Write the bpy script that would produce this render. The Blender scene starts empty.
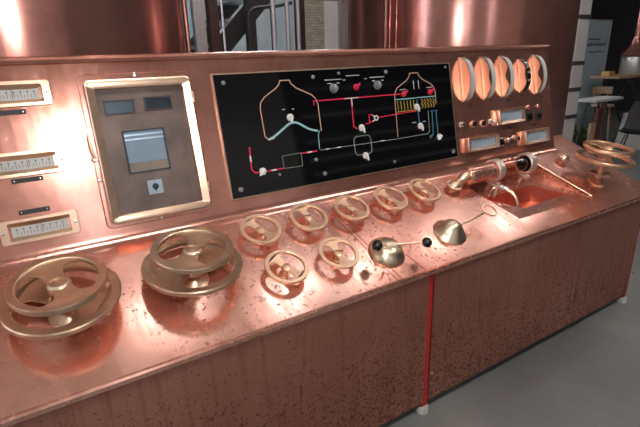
import bpy, bmesh, math, random
from mathutils import Matrix, Vector
random.seed(7)
PI = math.pi
sc = bpy.context.scene
COL = sc.collection

# ------------------------------------------------------------------ frames
ZJ, TILT, W, ZF = 1.0453, 0.2099, 0.4974, 0.80
UP = Vector((0, math.sin(TILT), math.cos(TILT)))
PN = Vector((0, -math.cos(TILT), math.sin(TILT)))
DL = math.hypot(W, ZF - ZJ)
DD = Vector((0, -W, ZF - ZJ)) / DL
DN = Vector((1, 0, 0)).cross(-DD)
J = Vector((0, 0, ZJ))

def frame(u, v, n, o):
    m = Matrix.Identity(4)
    for i in range(3):
        m[i][0], m[i][1], m[i][2], m[i][3] = u[i], v[i], n[i], o[i]
    return m
XA = Vector((1, 0, 0))
def MP(x, s, h=0.0):                   # on the instrument panel
    return frame(XA, UP, PN, J + XA * x + UP * s + PN * h)
def MD(x, t, h=0.0):                   # on the desk
    return frame(XA, -DD, DN, J + XA * x + DD * t + DN * h)
def T(x=0, y=0, z=0, rz=0.0):
    return Matrix.Translation((x, y, z)) @ Matrix.Rotation(rz, 4, 'Z')

# ------------------------------------------------------------------ mesh builder
class MB:
    def __init__(s): s.bm = bmesh.new()
    def box(s, x0, x1, y0, y1, z0, z1, m=None):
        vs = [s.bm.verts.new((x, y, z)) for z in (z0, z1) for x, y in ((x0, y0), (x1, y0), (x1, y1), (x0, y1))]
        for f in ((3, 2, 1, 0), (4, 5, 6, 7), (0, 1, 5, 4), (1, 2, 6, 5), (2, 3, 7, 6), (3, 0, 4, 7)):
            s.bm.faces.new([vs[i] for i in f])
        if m is not None: bmesh.ops.transform(s.bm, matrix=m, verts=vs)
        return s
    def prism(s, pts, z0, z1, m=None):
        a = [s.bm.verts.new((x, y, z0)) for x, y in pts]
        b = [s.bm.verts.new((x, y, z1)) for x, y in pts]
        n = len(pts)
        s.bm.faces.new(a[::-1]); s.bm.faces.new(b)
        for i in range(n): s.bm.faces.new((a[i], a[(i + 1) % n], b[(i + 1) % n], b[i]))
        if m is not None: bmesh.ops.transform(s.bm, matrix=m, verts=a + b)
        return s
    def loft(s, rings, cap=True, closed=True, m=None):
        rs = [[s.bm.verts.new(p) for p in r] for r in rings]
        n = len(rs[0])
        for a, b in zip(rs, rs[1:]):
            for i in range(n if closed else n - 1):
                s.bm.faces.new((a[i], a[(i + 1) % n], b[(i + 1) % n], b[i]))
        if cap:
            s.bm.faces.new(rs[0][::-1]); s.bm.faces.new(rs[-1])
        if m is not None: bmesh.ops.transform(s.bm, matrix=m, verts=[v for r in rs for v in r])
        return s
    def lathe(s, prof, seg=32, cap=True, m=None):      # profile (r, z)
        rings = [[(r * math.cos(2 * PI * i / seg), r * math.sin(2 * PI * i / seg), z) for i in range(seg)] for r, z in prof]
        return s.loft(rings, cap, True, m)
    def ring(s, prof, seg=56, m=None):                  # closed profile (r, z)
        rings = [[(r * math.cos(2 * PI * i / seg), r * math.sin(2 * PI * i / seg), z) for i in range(seg)] for r, z in prof]
        return s.loft(rings + [rings[0]], False, True, m)
    def tube(s, pts, r, seg=12, m=None, cap=True):
        pts = [Vector(p) for p in pts]
        rr = r if isinstance(r, (list, tuple)) else [r] * len(pts)
        rings = []; up = None
        for i, p in enumerate(pts):
            d = (pts[min(i + 1, len(pts) - 1)] - pts[max(i - 1, 0)]).normalized()
            if up is None:
                up = Vector((0, 0, 1)) if abs(d.z) < .9 else Vector((1, 0, 0))
            a = d.cross(up).normalized(); b = a.cross(d).normalized(); up = b
            rings.append([p + (a * math.cos(2 * PI * k / seg) + b * math.sin(2 * PI * k / seg)) * rr[i] for k in range(seg)])
        return s.loft(rings, cap, True, m)
    def sphere(s, r, m=None, u=20, v=12, sz=1.0):
        prof = [(max(r * math.sin(PI * i / v), 1e-4), -r * sz * math.cos(PI * i / v)) for i in range(v + 1)]
        return s.lathe(prof, u, True, m)
    def strip(s, pts, w, z0, z1, m=None):               # flat painted band along a 2-D path
        P = [Vector((x, y, 0)) for x, y in pts]
        L, R = [], []
        for i, q in enumerate(P):
            d0 = (q - P[i - 1]).normalized() if i else (P[1] - q).normalized()
            d1 = (P[i + 1] - q).normalized() if i < len(P) - 1 else d0
            t = (d0 + d1).normalized() if (d0 + d1).length > 1e-6 else d0
            k = 1 / max(.5, t.dot(d0))
            nrm = Vector((-t.y, t.x, 0)) * w / 2 * k
            L.append(q + nrm); R.append(q - nrm)
        rings = [[(a.x, a.y, z0), (b.x, b.y, z0), (b.x, b.y, z1), (a.x, a.y, z1)] for a, b in zip(L, R)]
        return s.loft(rings, True, True, m)
    def build(s, name, mat, parent=None, smooth=True, bevel=0.0, kind=None, label=None, segs=2):
        bmesh.ops.recalc_face_normals(s.bm, faces=s.bm.faces)
        me = bpy.data.meshes.new(name); s.bm.to_mesh(me); s.bm.free()
        o = bpy.data.objects.new(name, me); COL.objects.link(o)
        me.materials.append(mat)
        if smooth:
            me.polygons.foreach_set('use_smooth', [True] * len(me.polygons))
            me.set_sharp_from_angle(angle=math.radians(35))
        if bevel:
            b = o.modifiers.new('bevel', 'BEVEL'); b.width = bevel; b.segments = segs; b.limit_method = 'ANGLE'
            b.angle_limit = math.radians(40)
        if parent is not None: o.parent = parent
        if kind: o['kind'] = kind
        if label: o['label'] = label
        return o

def thing(name, label, cat, m=None, group=None):
    o = bpy.data.objects.new(name, None); COL.objects.link(o)
    o.empty_display_size = .05
    if m is not None: o.matrix_world = m
    o['label'] = label; o['category'] = cat
    if group: o['group'] = group
    return o
def tag(o, label, cat, group=None, m=None):
    o['label'] = label; o['category'] = cat
    if group: o['group'] = group
    if m is not None: o.matrix_world = m
    return o
def dup(root, m, label, group=None):
    r = root.copy(); COL.objects.link(r); r.matrix_world = m; r['label'] = label
    if group: r['group'] = group
    for ch in list(root.children):
        c = ch.copy(); COL.objects.link(c); c.parent = r
        for g in list(ch.children):
            d = g.copy(); COL.objects.link(d); d.parent = c
    return r

# ------------------------------------------------------------------ materials
class NT:
    def __init__(s, name):
        s.mat = bpy.data.materials.new(name); s.mat.use_nodes = True
        s.t = s.mat.node_tree; s.b = s.t.nodes['Principled BSDF']
        s.co = s.t.nodes.new('ShaderNodeTexCoord').outputs['Object']
    def n(s, typ, **kw):
        x = s.t.nodes.new(typ)
        for k, v in kw.items(): setattr(x, k, v)
        return x
    def l(s, a, b): s.t.links.new(a, b)
    def map(s, scale=(1, 1, 1), loc=(0, 0, 0)):
        m = s.n('ShaderNodeMapping'); m.inputs['Scale'].default_value = scale; m.inputs['Location'].default_value = loc
        s.l(s.co, m.inputs['Vector']); return m.outputs['Vector']
    def noise(s, scale, vec=None, detail=4, rough=.55):
        x = s.n('ShaderNodeTexNoise'); x.inputs['Scale'].default_value = scale
        x.inputs['Detail'].default_value = detail; x.inputs['Roughness'].default_value = rough
        s.l(vec if vec is not None else s.co, x.inputs['Vector']); return x.outputs['Fac']
    def ramp(s, fac, stops):
        x = s.n('ShaderNodeValToRGB'); e = x.color_ramp.elements
        while len(e) > 1: e.remove(e[-1])
        for i, (p, c) in enumerate(stops):
            el = e[0] if i == 0 else e.new(p)
            el.position = p; el.color = (*c, 1) if isinstance(c, tuple) else (c, c, c, 1)
        s.l(fac, x.inputs['Fac']); return x.outputs['Color']
    def mix(s, fac, a, b, mode='MIX'):
        x = s.n('ShaderNodeMix', data_type='RGBA', blend_type=mode)
        for v, i in ((fac, 0), (a, 6), (b, 7)):
            if isinstance(v, (int, float)): x.inputs[i].default_value = v
            elif isinstance(v, tuple): x.inputs[i].default_value = (*v, 1)
            else: s.l(v, x.inputs[i])
        return x.outputs[2]
    def math(s, op, a, b=0.0):
        x = s.n('ShaderNodeMath', operation=op)
        for v, i in ((a, 0), (b, 1)):
            if isinstance(v, (int, float)): x.inputs[i].default_value = v
            else: s.l(v, x.inputs[i])
        return x.outputs[0]
    def set(s, **kw):
        for k, v in kw.items():
            i = s.b.inputs[k.replace('_', ' ')]
            if isinstance(v, (int, float)): i.default_value = v
            elif isinstance(v, tuple): i.default_value = (*v, 1)
            else: s.l(v, i)
        return s
    def bump(s, h, strength, dist=.002):
        x = s.n('ShaderNodeBump'); x.inputs['Strength'].default_value = strength; x.inputs['Distance'].default_value = dist
        s.l(h, x.inputs['Height']); s.l(x.outputs['Normal'], s.b.inputs['Normal']); return s

def plain(name, col, rough=.5, metal=0.0, var=.12, scale=30, **kw):
    k = NT(name)
    f = k.noise(scale)
    c = k.ramp(f, [(.3, tuple(v * (1 - var) for v in col)), (.7, tuple(min(1, v * (1 + var)) for v in col))])
    k.set(Base_Color=c, Metallic=metal, Roughness=rough, **kw)
    return k.mat

def copper_sheet(name, c0, c1, c2, r0, r1, streak, stain, stain_col, bump=.15, metal=.86, runs=0.0):
    k = NT(name)
    big = k.noise(1.6, detail=5)
    brushed = k.noise(6, k.map(streak), detail=6, rough=.6)
    col = k.ramp(big, [(.3, c0), (.5, c1), (.72, c2)])
    col = k.mix(k.math('MULTIPLY', brushed, .45), col, tuple(v * .72 for v in c1))
    sp = k.noise(58, detail=4, rough=.6)
    spm = k.ramp(sp, [(stain, 0.0), (stain + .07, 1.0)])
    zone = k.ramp(k.noise(2.3, k.map(loc=(3, 1, 5))), [(.42, .05), (.62, 1.0)])
    dm = k.math('MULTIPLY', spm, zone)
    col = k.mix(k.math('MULTIPLY', dm, .75), col, stain_col)
    if runs:
        rn = k.ramp(k.noise(3.2, k.map((3.2, 3.2, .55), (5, 2, 8)), detail=6, rough=.62), [(.54, 0.0), (.70, 1.0)])
        col = k.mix(k.math('MULTIPLY', rn, runs), col, stain_col)
    smudge = k.ramp(k.noise(7, detail=6, rough=.6), [(.46, 0.0), (.68, 1.0)])
    col = k.mix(k.math('MULTIPLY', smudge, .45), col, tuple(v * .62 for v in c0))
    rr = k.ramp(brushed, [(.3, r0), (.7, r1)])
    rr = k.mix(dm, rr, (.55, .55, .55))
    k.set(Base_Color=col, Metallic=metal, Roughness=rr).bump(k.noise(9, k.map(streak)), bump, .0015)
    return k.mat

M = {}
M['panel'] = copper_sheet('panel_copper', (.73, .29, .215), (.83, .40, .315), (.90, .50, .42), .14, .21, (9, 9, 1.2), .66, (.46, .17, .085), .025, .86, .6)
M['deck'] = copper_sheet('desk_copper', (.78, .33, .235), (.90, .46, .35), (.94, .57, .47), .15, .28, (6, .9, .9), .585, (.33, .12, .10), .03)
M['bright'] = copper_sheet('bounce_lit_copper', (.85, .26, .17), (.90, .36, .25), (.95, .52, .40), .26, .38, (5, 5, 1), .70, (.45, .15, .08), .03)  # well copper; red light bouncing inside is put into its colour
M['tank'] = copper_sheet('tank_copper', (.44, .185, .15), (.54, .25, .21), (.63, .33, .29), .14, .22, (14, 14, .35), .72, (.30, .10, .08), .02, .82)

def front_mat():
    k = NT('stained_front_copper')
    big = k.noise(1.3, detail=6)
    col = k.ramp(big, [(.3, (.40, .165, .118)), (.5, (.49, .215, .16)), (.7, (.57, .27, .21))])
    drip = k.ramp(k.noise(5, k.map((7, 7, .35)), detail=6, rough=.65), [(.50, 0.0), (.72, 1.0)])
    col = k.mix(k.math('MULTIPLY', drip, .6), col, (.28, .095, .055))
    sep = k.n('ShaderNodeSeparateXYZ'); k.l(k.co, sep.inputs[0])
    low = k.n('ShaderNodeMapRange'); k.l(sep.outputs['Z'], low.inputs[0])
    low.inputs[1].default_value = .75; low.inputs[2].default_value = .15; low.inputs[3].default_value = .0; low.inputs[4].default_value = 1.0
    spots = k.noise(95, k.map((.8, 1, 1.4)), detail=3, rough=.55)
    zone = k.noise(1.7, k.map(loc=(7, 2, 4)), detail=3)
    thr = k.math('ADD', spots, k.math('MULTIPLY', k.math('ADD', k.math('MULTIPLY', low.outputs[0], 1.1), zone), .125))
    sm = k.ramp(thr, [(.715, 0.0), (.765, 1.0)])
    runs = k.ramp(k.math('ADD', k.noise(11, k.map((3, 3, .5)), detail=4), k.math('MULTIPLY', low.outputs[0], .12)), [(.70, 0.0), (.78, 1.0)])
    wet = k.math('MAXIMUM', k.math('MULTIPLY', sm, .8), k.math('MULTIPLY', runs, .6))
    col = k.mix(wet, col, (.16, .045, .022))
    k.set(Base_Color=col, Metallic=.85, Roughness=.46).bump(k.noise(14, k.map((1, 1, .4))), .12, .002)
    return k.mat
M['front'] = front_mat()
M['brass'] = plain('handwheel_bronze', (.84, .52, .34), .34, .95, .10, 14)
M['brass_dark'] = plain('aged_bronze', (.62, .45, .32), .36, .95, .14, 14)
M['gold'] = plain('gilt_brass', (.88, .60, .44), .28, 1.0, .08, 20)
M['pale_brass'] = plain('pale_brass', (.90, .74, .64), .42, .85, .06)
M['nickel'] = plain('nickel', (.78, .74, .70), .25, 1.0, .08)
M['dome'] = plain('dull_brass_dome', (.80, .64, .46), .30, 1.0, .10, 12)
M['steel'] = plain('galvanised_steel', (.66, .67, .68), .35, .7, .10)
M['steel_dark'] = plain('dark_painted_steel', (.045, .042, .042), .45, 0.0)
M['steel_brown'] = plain('brown_painted_steel', (.085, .045, .035), .4, 0.0)
M['red_paint'] = plain('red_paint', (.42, .02, .02), .35, 0.0)
M['black_gloss'] = plain('black_bakelite', (.006, .006, .007), .12, 0.0)
M['black_matt'] = plain('black_plastic', (.012, .012, .013), .45, 0.0)
M['white'] = plain('white_plastic', (.80, .79, .76), .4, 0.0, .05)
M['scale'] = plain('dial_scale_white', (.54, .54, .52), .45, 0.0, .05)
M['ink'] = plain('black_ink', (.03, .03, .035), .5, 0.0)
M['board'] = plain('black_glass_board', (.004, .004, .005), .05, 0.0)
M['p_copper'] = plain('copper_line', (.62, .36, .24), .4, 0.0, .05)
M['p_blue'] = plain('pale_blue_line', (.22, .50, .56), .4, 0.0, .05)
M['p_navy'] = plain('steel_blue_line', (.05, .16, .24), .4, 0.0, .05)
M['p_red'] = plain('red_line', (.68, .02, .07), .4, 0.0, .05)
M['p_green'] = plain('grey_green_line', (.20, .26, .22), .4, 0.0, .05)
M['p_yellow'] = plain('ochre_line', (.45, .30, .05), .4, 0.0, .05)
M['p_white'] = plain('white_line', (.72, .74, .74), .4, 0.0, .05)
M['grey_knob'] = plain('grey_knob', (.20, .21, .22), .4, 0.0)
M['recorder'] = plain('oxidised_recorder_plate', (.26, .15, .105), .5, .45, .35, 7)
M['paper'] = plain('grey_chart_paper', (.34, .38, .39), .6, 0.0, .06)
M['dark_glass'] = plain('dark_window_glass', (.05, .055, .06), .12, 0.0)
M['window_grey'] = plain('grey_window', (.13, .14, .14), .2, 0.0)
M['cup'] = plain('grey_rubber_foot', (.42, .41, .38), .6, 0.0)
M['pale'] = plain('pale_pillar_paint', (.50, .47, .46), .35, 0.0, .08)
M['wood'] = plain('light_wood', (.36, .23, .14), .5, 0.0, .2, 9)
M['wood_red'] = plain('dark_red_wood', (.12, .035, .025), .5, 0.0, .2, 9)
M['leaf'] = plain('green_leaf', (.07, .12, .04), .5, 0.0, .3)
M['ochre_box'] = plain('ochre_card', (.50, .30, .10), .6, 0.0)
M['banner'] = plain('pale_blue_banner_cloth', (.36, .44, .48), .7, 0.0, .04, 4)
M['wall_dark'] = plain('charcoal_wall', (.018, .018, .02), .8, 0.0, .2, 2)
M['wall_blue'] = plain('blue_grey_wall', (.34, .40, .44), .8, 0.0, .12, 3)
M['wall_mid'] = plain('grey_plaster_wall', (.62, .60, .58), .85, 0.0, .08, 2)
M['ceiling'] = plain('pale_ceiling', (.85, .79, .73), .85, 0.0, .08, 2)
M['cloth_white'] = plain('white_cloth', (.45, .45, .44), .8, 0.0, .06)

def glass(name, tint=(.9, .95, 1), mixf=.06, rough=.03):
    k = NT(name); t = k.t
    tr = k.n('ShaderNodeBsdfTransparent'); tr.inputs['Color'].default_value = (*tint, 1)
    gl = k.n('ShaderNodeBsdfGlossy'); gl.inputs['Roughness'].default_value = rough
    fr = k.n('ShaderNodeFresnel'); fr.inputs['IOR'].default_value = 1.5
    mx = k.n('ShaderNodeMixShader'); geo = k.n('ShaderNodeNewGeometry')
    k.l(k.math('MULTIPLY', k.math('ADD', k.math('MULTIPLY', fr.outputs[0], .6), mixf), k.math('SUBTRACT', 1.0, geo.outputs['Backfacing'])), mx.inputs[0])
    k.l(tr.outputs[0], mx.inputs[1]); k.l(gl.outputs[0], mx.inputs[2])
    k.l(mx.outputs[0], t.nodes['Material Output'].inputs['Surface']); t.nodes.remove(k.b)
    return k.mat
M['glass'] = glass('clear_pane', mixf=.0)
M['glass_grey'] = glass('grey_curved_pane', (.55, .58, .58), .12, .1)
M['tube_glass'] = glass('sight_glass', (.80, .62, .55), .14)

def floor_mat():
    k = NT('worn_concrete')
    a = k.noise(.9, detail=6, rough=.6); b = k.noise(7, detail=6, rough=.7)
    col = k.ramp(a, [(.3, (.105, .11, .108)), (.52, (.165, .172, .168)), (.75, (.25, .255, .245))])
    col = k.mix(k.math('MULTIPLY', b, .5), col, (.08, .08, .08))
    k.set(Base_Color=col, Roughness=k.ramp(a, [(.3, .35), (.7, .6)])).bump(b, .15, .003)
    return k.mat
M['floor'] = floor_mat()
def brick_mat():
    k = NT('pale_stone_wall')
    br = k.n('ShaderNodeTexBrick'); br.inputs['Scale'].default_value = 5
    br.inputs['Color1'].default_value = (.42, .37, .28, 1); br.inputs['Color2'].default_value = (.30, .27, .22, 1)
    br.inputs['Mortar'].default_value = (.16, .15, .13, 1)
    mp = k.n('ShaderNodeMapping'); mp.inputs['Rotation'].default_value = (PI / 2, 0, 0); k.l(k.co, mp.inputs[0]); k.l(mp.outputs[0], br.inputs['Vector'])
    k.set(Base_Color=br.outputs['Color'], Roughness=.85)
    return k.mat
M['stone'] = brick_mat()
def emit(name, col, st):
    k = NT(name); k.set(Base_Color=(.8, .8, .8), Emission_Color=col, Emission_Strength=st); return k.mat
M['lamp_soft'] = emit('unseen_soft_lamp_glow', (.94, .96, 1), 4.0)
M['lamp'] = emit('unseen_lamp_glow', (1, .95, .90), 16.0)

# ------------------------------------------------------------------ control console
CX0, CX1 = -0.49, 3.30
console = thing('control_console', 'long copper clad distillery control console with sloping desk and tilted instrument panel', 'control console', T(1.4, -.25, 0))
CI = T(-1.4, .25, 0)                   # world -> console
PX1 = 3.01                            # right end of the instrument panel
def world_prism_x(mb, prof, x0, x1):   # profile of (y, z) swept along x
    mb.loft([[(x, y, z) for y, z in prof] for x in (x0, x1)], True, True, CI)
# panel sheet: bottom cove, face, rolled top lip, back
CA = 0.035
prof = []
def pp(s, h): v = J + UP * s + PN * h; return (v.y, v.z)
def dp(t, h): v = J + DD * t + DN * h; return (v.y, v.z)
top = .658
ang = math.acos(UP.dot(DD))
rad = CA * math.tan(ang / 2)
cv = J + UP * CA + PN * rad
p0 = J + UP * CA; p1 = J + DD * CA
cove = []
for i in range(9):
    a = (p0 - cv).lerp(p1 - cv, i / 8).normalized() * rad + cv
    cove.append((a.y, a.z))
lip = [pp(top, 0), pp(top + .002, .010), pp(top + .012, .017), pp(top + .022, .014), pp(top + .028, .004), pp(top + .028, -.035)]
prof = cove[::-1] + lip + [pp(.03, -.035), dp(CA, -.012)]
mb = MB(); world_prism_x(mb, prof, CX0 + .01, PX1)
mb.build('instrument_panel', M['panel'], console)
# desk sheet with an opening for the tray
TR = [(1.985, .072), (2.69, .072), (2.80, .445), (2.12, .445)]     # tray corners (x, t)
def dq(x, t, h): return CI @ (J + XA * x + DD * t + DN * h)
def deck_piece(poly, h0=-.012, h1=0.0, mb=None):
    a = [mb.bm.verts.new(dq(x, t, h0)) for x, t in poly]; b = [mb.bm.verts.new(dq(x, t, h1)) for x, t in poly]
    n = len(poly); mb.bm.faces.new(a[::-1]); mb.bm.faces.new(b)
    for i in range(n): mb.bm.faces.new((a[i], a[(i + 1) % n], b[(i + 1) % n], b[i]))
mb = MB()
tA, tB = CA, DL
deck_piece([(CX0, tA), (TR[0][0], tA), TR[0], TR[3], (2.14, tB), (CX0, tB)], mb=mb)
deck_piece([(TR[0][0], tA), (TR[1][0] - .01, tA), TR[1], TR[0]], mb=mb)
deck_piece([TR[3], TR[2], (2.83, tB), (2.14, tB)], mb=mb)
deck_piece([(TR[1][0] - .01, tA), (PX1, tA), (PX1, -.13), (3.25, -.13), (3.36, tB), (2.83, tB), TR[2], TR[1]], mb=mb)
bmesh.ops.remove_doubles(mb.bm, verts=mb.bm.verts, dist=.0005)
deck = mb.build('desk_top', M['deck'], console)
# turned down front edge of the desk
mb = MB(); world_prism_x(mb, [(-W + .004, ZF - .012), (-W + .004, ZF + .003), (-W - .004, ZF + .001), (-W - .008, ZF - .006), (-W - .006, ZF - .022), (-W + .002, ZF - .024)], CX0, 3.36)
mb.build('desk_edge', M['deck'], deck)
# welded seams across the desk
for (xa, ta, xb, tb) in ((1.128, .04, 1.200, .55), (1.150, .04, 1.222, .55), (1.33, .44, 1.36, .552)):
    mb = MB(); d = Vector((xb - xa, tb - ta)).normalized(); w = .0035
    n = Vector((-d.y, d.x)) * w
    deck_piece([(xa + n.x, ta + n.y), (xb + n.x, tb + n.y), (xb - n.x, tb - n.y), (xa - n.x, ta - n.y)], -.002, .0022, mb)
    mb.build('weld_seam', M['panel'], deck)
# sunken tray: floor leaves the desk at the front and is deepest at the back, with a square well in it
def td(t): return -.075 * (1 - (t - .072) / (.445 - .072))
HO = [(2.10, .215), (2.55, .205), (2.655, .365), (2.245, .378)]   # well corners (x, t)
mb = MB()
o4 = [dq(x, t, td(t)) for x, t in TR]; i4 = [dq(x, t, td(t)) for x, t in HO]
vo = [mb.bm.verts.new(v) for v in o4]; vi = [mb.bm.verts.new(v) for v in i4]
vt = [mb.bm.verts.new(dq(x, t, 0)) for x, t in TR]
for i in range(4):
    j = (i + 1) % 4
    mb.bm.faces.new((vo[i], vo[j], vi[j], vi[i]))
    if i != 2: mb.bm.faces.new((vt[i], vt[j], vo[j], vo[i]))
tray = mb.build('sunken_tray', M['deck'], console, smooth=False)
mb = MB()
vi = [mb.bm.verts.new(v) for v in i4]; vb = [mb.bm.verts.new(v - Vector((0, 0, .10))) for v in i4]
for i in range(4):
    j = (i + 1) % 4; mb.bm.faces.new((vi[i], vi[j], vb[j], vb[i]))
mb.bm.faces.new(vb)
mb.build('square_well', M['bright'], tray, smooth=False)
for k in range(4):                                                   # bright folded rims
    if k == 3: pass
    a, b = dq(*TR[k], .002), dq(*TR[(k + 1) % 4], .002)
    if k in (0, 1): MB().tube([a, b], .0035, 8).build('tray_rim', M['gold'], tray)
# front sheets, end sheets, back sheet
YF = -.4774
for x0, x1 in ((CX0 + .02, 1.394), (1.430, 3.288)):
    MB().box(x0, x1, YF, YF + .004, .078, ZF - .030, CI).build('front_sheet', M['front'], console)
def end_poly(x):
    pr = [(YF + .006, .078), (.13, .078), pp(top - .02, -.034) if x < PX1 else (.13, ZJ + .02), pp(top - .02, -.012) if x < PX1 else (.02, ZJ + .0), dp(.03, -.02), dp(DL - .03, -.02)]
    return pr
for x in (CX0 + .014, 3.284):
    MB().loft([[(xx, y, z) for y, z in end_poly(x)] for xx in (x, x + .004)], True, True, CI).build('end_sheet', M['front'], console)
MB().box(CX0 + .02, 3.28, .132, .136, .078, ZJ - .02, CI).build('back_sheet', M['front'], console)
MB().box(CX0 + .03, 3.27, YF + .012, YF + .05, .05, .09, CI).build('base_rail', M['steel_dark'], console)
for x in (CX0 + .05, 1.412, 3.306):
    lg = MB().box(x - .016, x + .016, YF + .006, YF + .036, .045, ZF - .032, CI).build('leg_post', M['red_paint'], console, label='red painted leg post')
    MB().lathe([(.026, 0), (.031, .004), (.031, .036), (.027, .045), (.02, .046)], 20, True, CI @ T(x, YF + .021, 0)).build('foot_cup', M['cup'], lg, label='pale grey foot cup')
    MB().lathe([(.008, 0), (.007, .006), (.002, .008)], 10, True, CI @ T(x + .03, YF - .0005, .23) @ Matrix.Rotation(PI / 2, 4, 'X')).build('bolt', M['brass_dark'], lg)
MB().lathe([(.006, 0), (.006, .022), (.004, .025)], 10, True, CI @ MD(1.146, .505)).build('peg', M['gold'], deck)

# ------------------------------------------------------------------ handwheels
def fan(ri, ro, a0, kind_z, th, seg=14, spread=(1.0, .62, .88)):
    mb = MB(); rings = []
    for i in range(9):
        u = i / 8; r = ri + (ro - ri) * u
        f = spread[0] * (1 - u) ** 2 + spread[1] * 2 * u * (1 - u) + spread[2] * u * u
        row_t, row_b = [], []
        z = kind_z * (1 - u) * (1 + .25 * u)
        for k in range(seg + 1):
            a = a0 - f + 2 * f * k / seg
            row_t.append((r * math.cos(a), r * math.sin(a), z + th / 2)); row_b.append((r * math.cos(a), r * math.sin(a), z - th / 2))
        rings.append(row_t + row_b[::-1])
    return mb.loft(rings, True, True)
def rim_prof(r, wd, th):
    return [(r, -th * .32), (r, th * .30), (r - .10 * wd, th * .5), (r - .86 * wd, th * .5), (r - wd, th * .34), (r - wd, -th * .34), (r - .86 * wd, -th * .5), (r - .10 * wd, -th * .5)]
def wheel(name, label, group, m, r, h, a0, mat):
    t = thing(name, label, 'handwheel', m, group)
    wd = r * .205
    up = T(0, 0, h)
    o = MB().ring(rim_prof(r, wd, .012), 56, up).build('rim', mat, t)
    for a in (0, PI):
        mb = fan(r * .17, r - wd * .9, a, -.003, .004, 16, (.95, -.06, .74)); bmesh.ops.transform(mb.bm, matrix=up @ Matrix.Rotation(a0, 4, 'Z'), verts=mb.bm.verts)
        mb.build('spoke', mat, t)
    MB().lathe([(r * .22, -.014), (r * .23, -.006), (r * .21, -.001), (r * .13, .002), (.004, .003)], 28, True, up).build('hub', mat, t)
    MB().lathe([(.020, .0005), (.020, .006), (.011, .008), (.011, h - .012)], 20, True).build('spindle', mat, t)
    return t
sm_group = 'small bronze handwheels on the sloping desk'
SMALL = [(.754, .142, 2.05, 'small bronze handwheel in the back row, nearest the big double wheel beside the recorder'),
         (.987, .136, 1.62, 'small bronze handwheel in the back row, second one along from the double wheels'),
         (1.216, .139, 1.95, 'small bronze handwheel in the back row, third one, just past the desk seam'),
         (1.453, .137, 1.95, 'small bronze handwheel in the back row, fourth one, behind the twin ball lever'),
         (1.679, .134, 1.75, 'small bronze handwheel in the back row, fifth one, next to the little round valve knob'),
         (.763, .359, 1.98, 'small bronze handwheel in the front row, the left one near the desk edge'),
         (1.003, .365, 1.55, 'small bronze handwheel in the front row, the right one beside the seam and peg')]
for x, t, a0, lb in SMALL:
    wheel('handwheel', lb, sm_group, MD(x, t), .0867, .045, a0, M['brass'])

def wheel_axis(al, be):
    v = (-DD) * math.cos(al) - DN * math.sin(al)
    n = DN * math.cos(al) - DD * math.sin(al)
    u = XA * math.cos(be) + n * math.sin(be)
    n = u.cross(v).normalized()
    return u, v, n
def big_wheel(label, x, t, h, al, be, r1, r2, gap, a1, a2, mat):
    u, v, n = wheel_axis(al, be)
    O = J + XA * x + DD * t + DN * h
    k = h / n.dot(DN)
    base = O - n * k                    # where the shaft meets the desk
    hh = k
    g = thing('double_handwheel', label, 'handwheel', frame(u, v, n, base), 'large double handwheels on the desk')
    for nm, r, z, a0, dish in (('upper_rim', r1, hh, a1, -.006), ('lower_rim', r2, hh - gap, a2, -.006)):
        wd = r * .18; up = T(0, 0, z)
        o = MB().ring(rim_prof(r, wd, .020), 72, up).build(nm, mat, g)
        for a in (0, PI):
            mb = fan(r * .18, r - wd * .9, a, dish, .006, 20, (1.1, .0, .90))
            bmesh.ops.transform(mb.bm, matrix=up @ Matrix.Rotation(a0, 4, 'Z'), verts=mb.bm.verts)
            mb.build('spoke', mat, o)
        MB().lathe([(r * .25, -.026), (r * .26, -.008), (r * .23, .0), (r * .19, .004), (r * .18, -.002), (r * .10, .001), (.004, .002)], 36, True, up).build('hub', mat, o)
    MB().lathe([(.018, .024), (.018, hh - gap - .02)], 24, True).build('shaft', mat, g)
    # collar seated on the slope of the desk
    loc = g.matrix_world.inverted() @ frame(XA, -DD, DN, base)
    MB().lathe([(.054, .0), (.054, .008), (.040, .014), (.026, .026), (.02, .03)], 32, True, loc).build('base_flange', mat, g)
    return g
big_wheel('large bronze double handwheel at the desk corner below the three lit meters, nearest the camera', .008, .243, .130, .225, .04, .141, .172, .060, 1.80, -.85, M['brass_dark'])
big_wheel('large bronze double handwheel standing just below the chart recorder door', .431, .238, .131, .255, -.01, .142, .176, .066, .95, .35, M['brass_dark'])
rw = big_wheel('bronze double handwheel raised on a tall shaft at the far right end of the desk', 2.986, .291, .215, .309, -.027, .140, .164, .066, 1.2, .5, M['brass'])
uu, vv, nn = wheel_axis(.309, -.027)
MB().lathe([(.020, .105), (.030, .112), (.034, .12), (.030, .128), (.020, .135)], 28).build('collar', M['gold'], rw)
MB().ring([(.056, .055), (.056, .062), (.044, .064), (.042, .058), (.044, .053)], 36).build('lock_ring', M['gold'], rw)
MB().lathe([(.042, .054), (.042, .062), (.02, .066)], 28).build('lock_disc', M['brass_dark'], rw)

def valve_knob(label, x, t, r):
    o = thing('valve_knob', label, 'valve knob', MD(x, t), 'low round valve knobs on the desk')
    n = 28
    pts = [((r if i % 2 else r * .93) * math.cos(2 * PI * i / n), (r if i % 2 else r * .93) * math.sin(2 * PI * i / n)) for i in range(n)]
    MB().prism(pts, .020, .034).build('grip', M['gold'], o, bevel=.002)
    MB().lathe([(r * .75, .0341), (r * .55, .044), (r * .3, .047), (.003, .048)], 28).build('cap', M['gold'], o)
    MB().lathe([(r * .6, 0), (r * .55, .008), (r * .3, .012), (r * .3, .0199)], 24).build('stem', M['gold'], o)
valve_knob('round gilt valve knob beside the left end of the copper sight tube', 1.905, .135, .044)
valve_knob('round gilt valve knob between the tray and the tall double handwheel', 2.935, .118, .042)

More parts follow.
